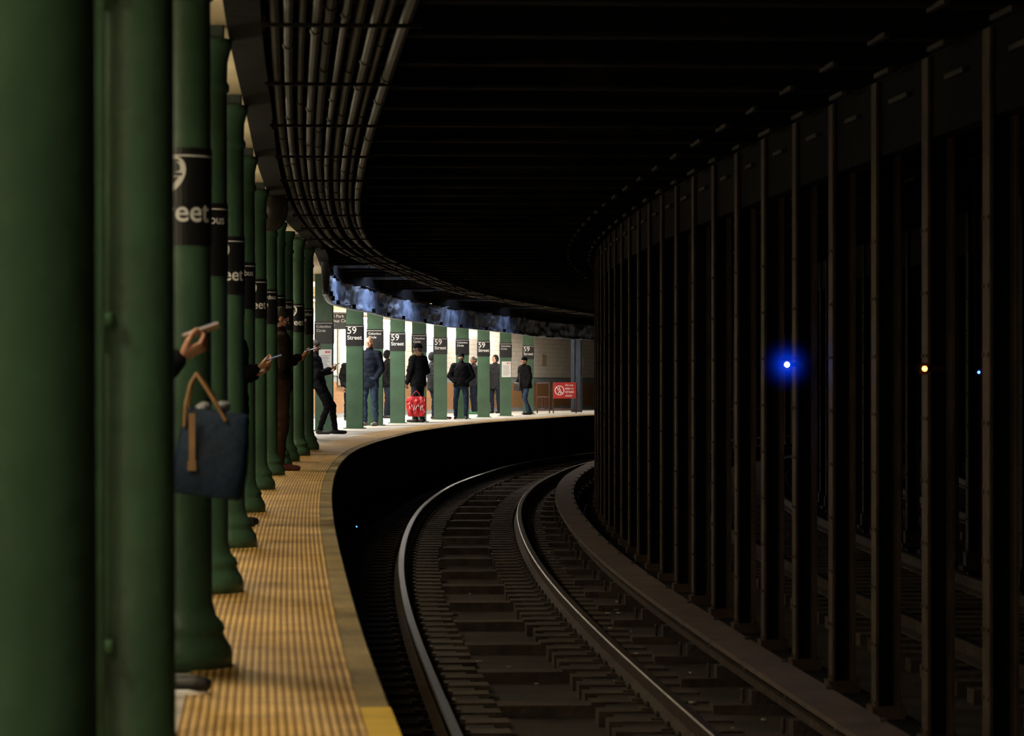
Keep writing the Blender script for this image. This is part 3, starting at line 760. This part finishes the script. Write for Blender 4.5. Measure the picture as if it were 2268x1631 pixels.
# handbag
hb=empty('handbag',(-1.085,10.62,.725))
m=MB();sec=[]
for z,a,b_ in((0,.118,.062),(.01,.125,.068),(.10,.131,.066),(.2,.124,.05),(.29,.112,.03),(.305,.11,.026)):
    sec.append([V((a*(abs(math.cos(t_))**.45)*math.copysign(1,math.cos(t_)),b_*(abs(math.sin(t_))**.45)*math.copysign(1,math.sin(t_)),z)) for t_ in [2*PI*(i+.5)/32 for i in range(32)]])
m.ring_loft(sec);bo=m.obj('bag_body',[mat('navy_leather',(.005,.014,.032),.6,0,.3,8,.3,25,spec=.2)],hb,True);bo.rotation_euler=(0,.13,0)
m=MB()
tan=mat('tan_leather',(.19,.10,.035),.5,0,.25,10,.1,30)
for yy in(-.045,.045):
    pts=[V((-.075,yy,.25)),V((-.07,yy,.33)),V((-.055,yy*.6,.40)),V((-.035,yy*.3,.435)),V((-.01,yy*.6,.40)),V((.03,yy,.34)),V((.07,yy,.27))]
    for a,b_ in zip(pts[:-1],pts[1:]): m.cap(a,b_,.0065,.0065,0,8,2)
m.box((-.045,-.071,.20),(.022,.006,.19),0);m.box((-.045,-.075,.11),(.03,.008,.035),0)
m.obj('handles',[tan],hb)
m=MB()
for i in range(9): m.ell((random.uniform(-.04,.08),random.uniform(-.02,.02),.31+random.uniform(-.01,.02)),(.022,.016,.014),0,8,6)
m.obj('plastic_wrap',[mat('clear_plastic',(.22,.24,.26),.15,0,.5,30,.6,60)],hb)
# P2
r2=person('person_reading_phone',-2.09,22.2,1.70,-PI/2,black,dred,shb,'l',pose=dict(HOLD),hands=(.6,.6),hem=.78)
phone(r2,(.06,.33,1.29),(.05,.95,.3),(0,-.4,.85))
# P3
r3=person('person_in_long_coat',-2.665,34.2,1.88,-PI/2+.25,cloth('brown_black_coat',(.014,.009,.007)),brown,mat('shoe_brick',(.10,.02,.015),.6),'l',pose=dict(HOLD),hands=(.6,.6),hem=.86)
phone(r3,(.06,.33,1.29),(.05,.95,.3),(0,-.4,.85))
# P4 leaning, one leg forward
x,y=plat(709,962)
r4=person('person_leaning',x,y,1.68,-PI/2-.1,black,black,shb,'m',pose={**HOLD,'hip':(0,-.02,.93),'chest':(0,-.10,1.38),'kneer':(.11,.16,.52),'ankr':(.12,.02,.085),'kneel':(-.11,.22,.52),'ankl':(-.12,.26,.085)},hands=(.6,.6))
phone(r4,(.06,.31,1.28),(.05,.8,.5),(0,-.6,.7))
# P5 white haired man
x,y=plat(822,944)
person('elderly_man_in_navy_jacket',x-.03,y,1.90,PI-.45,navy,jeans,shw,'l',hair=(.62,.60,.57),bald=True,hem=.74,pose={'elr':(.245,-.05,1.12),'wrr':(.19,.10,.92),'ell':(-.245,-.05,1.12),'wrl':(-.19,.10,.92),'nod':0},hands=(0,0),bulk=0,look=.1)
# P13 behind second square column
x,y=plat(762,932);person('person_behind_column',x+.16,y,1.68,PI+.5,black,djeans,shb,'m')
# P6
x,y=plat(859,927);person('person_in_black_coat',x,y,1.78,-PI/2-.2,black,djeans,shb,'m',hoodup=black,hem=.80,hands=(0,0),bulk=.01)
# P7 fur hood, red bag
x,y=plat(926,936);
r7=person('person_in_fur_hood_parka',x,y,1.84,.95,black,djeans,shb,'d',hem=.80,fur=furm,hat=black,pose={'ell':(-.27,.02,1.14),'wrl':(-.24,.12,.88),'elr':(.26,-.06,1.13),'wrr':(.22,.14,1.0),'nod':-.1},bulk=.025,hands=(0,.9),look=.5)
bx=empty('red_shopping_bag',((922-1134)/F*(y-.35),y-.35,fl(y)+.14))
m=MB()
sec=[[V((sx*a*.22+.012*math.sin(z*31+i),sy*b_*.09+.01*math.cos(z*27+i*2),z)) for i,(sx,sy) in enumerate(((-1,-1),(-.6,-1.15),(-.3,-.95),(.05,-1.1),(.4,-.92),(.7,-1.1),(1,-1),(1.04,0),(1,1),(0,1.05),(-1,1),(-1.04,0)))] for z,a,b_ in((0,.72,.8),(.02,.82,1),(.1,.92,1.1),(.2,1.0,1.05),(.29,1.03,1.0),(.36,1.0,.95),(.43,.92,.6),(.47,.7,.35))]
m.ring_loft(sec,0);m.obj('bag_body',[mat('red_plastic_bag',(.42,.010,.016),.35,0,.4,9,.7,14)],bx)
m=MB()
for s_ in range(7):
    xx=-.15+.05*s_;m.box((xx,-.108,.22+.04*math.sin(s_*2)),(.014,.004,random.uniform(.05,.13)),0,Matrix.Rotation(random.uniform(-.5,.5),3,'Y'))
m.obj('printed_mark',[white],bx)
m=MB()
for yy in(-.03,.03):
    pts=[V((-.12,yy,.44)),V((-.07,yy,.53)),V((0,yy*.3,.60)),V((.07,yy,.53)),V((.12,yy,.44))]
    for a,b_ in zip(pts[:-1],pts[1:]): m.cap(a,b_,.008,.008,0,8,2)
m.obj('bag_handles',[redp],bx)
# P8 grey coat behind, leg out
x,y=plat(958,929);person('person_in_grey_coat',x,y,1.70,-PI/2+.3,greyc,djeans,shm,'l',hoodup=greyc,hem=.76,pose={'kneer':(.12,.14,.50),'ankr':(.12,.26,.085),'kneel':(-.11,.08,.50),'ankl':(-.12,.06,.085)},hands=(0,0))
# P9 facing camera, cap
x,y=plat(1022,928.5);person('man_in_black_jacket',x,y-.25,1.69,PI,black,jeans,shb,'m',hat=black,beard=True,hem=.86,bulk=.03,pose={'elr':(.31,-.03,1.14),'wrr':(.17,.12,.98),'ell':(-.31,-.03,1.14),'wrl':(-.17,.12,.98),'kneer':(.15,.04,.5),'ankr':(.15,-.02,.085),'kneel':(-.13,.03,.5),'ankl':(-.12,0,.085)},hands=(0,0))
# P10
x,y=plat(1050,918);person('person_in_dark_jacket',x,y,1.74,PI/2+.4,greyc,djeans,shg,'m',hands=(0,0))
# P11
x,y=plat(1097,916);person('person_in_hooded_coat',x,y,1.80,PI-.6,greyc,djeans,shb,'l',hoodup=greyc,hem=.74,hands=(0,0),bulk=.02)
# P12
x,y=plat(1167,919);
r12=person('person_with_shoulder_bag',x-.05,y-.3,1.70,PI/2+.55,black,jeans,shb,'m',hat=black,hem=.80,bulk=.05,pose={'chest':(0,.03,1.38),'kneel':(-.13,.09,.5),'ankl':(-.14,-.02,.085),'kneer':(.14,-.05,.5),'ankr':(.15,-.26,.085),'elr':(.28,.02,1.14),'wrr':(.15,.2,1.0)},hands=(0,0))
m=MB();m.ring_loft([[V((.02+a*.16*(abs(math.cos(t_))**.5)*math.copysign(1,math.cos(t_)),-.0+b_*.07*(abs(math.sin(t_))**.5)*math.copysign(1,math.sin(t_)),z)) for t_ in [2*PI*(i+.5)/20 for i in range(20)]] for z,a,b_ in((-.14,.8,.8),(-.12,1,1),(.08,1,1),(.12,.9,.8))])
for t0,t1 in (((-.1,0,.1),(-.05,-.02,.4)),((.12,0,.1),(.0,-.02,.4))): m.cap(t0,t1,.012,.012,0,8,2)
sb=m.obj('shoulder_bag',[shb],r12,True,loc=(.02,.24,.86))

# =================================================================== CAMERA / WORLD
cam=bpy.data.cameras.new('camera');co=bpy.data.objects.new('camera',cam);scene.collection.objects.link(co)
co.location=(0,0,G);co.rotation_euler=(PI/2,0,0);cam.lens=105;cam.sensor_width=36;cam.clip_end=400
cam.dof.use_dof=True;cam.dof.focus_distance=66;cam.dof.aperture_fstop=7
scene.camera=co
wd=bpy.data.worlds.new('w');scene.world=wd;wd.use_nodes=True
wd.node_tree.nodes['Background'].inputs[0].default_value=(.01,.012,.02,1);wd.node_tree.nodes['Background'].inputs[1].default_value=.3
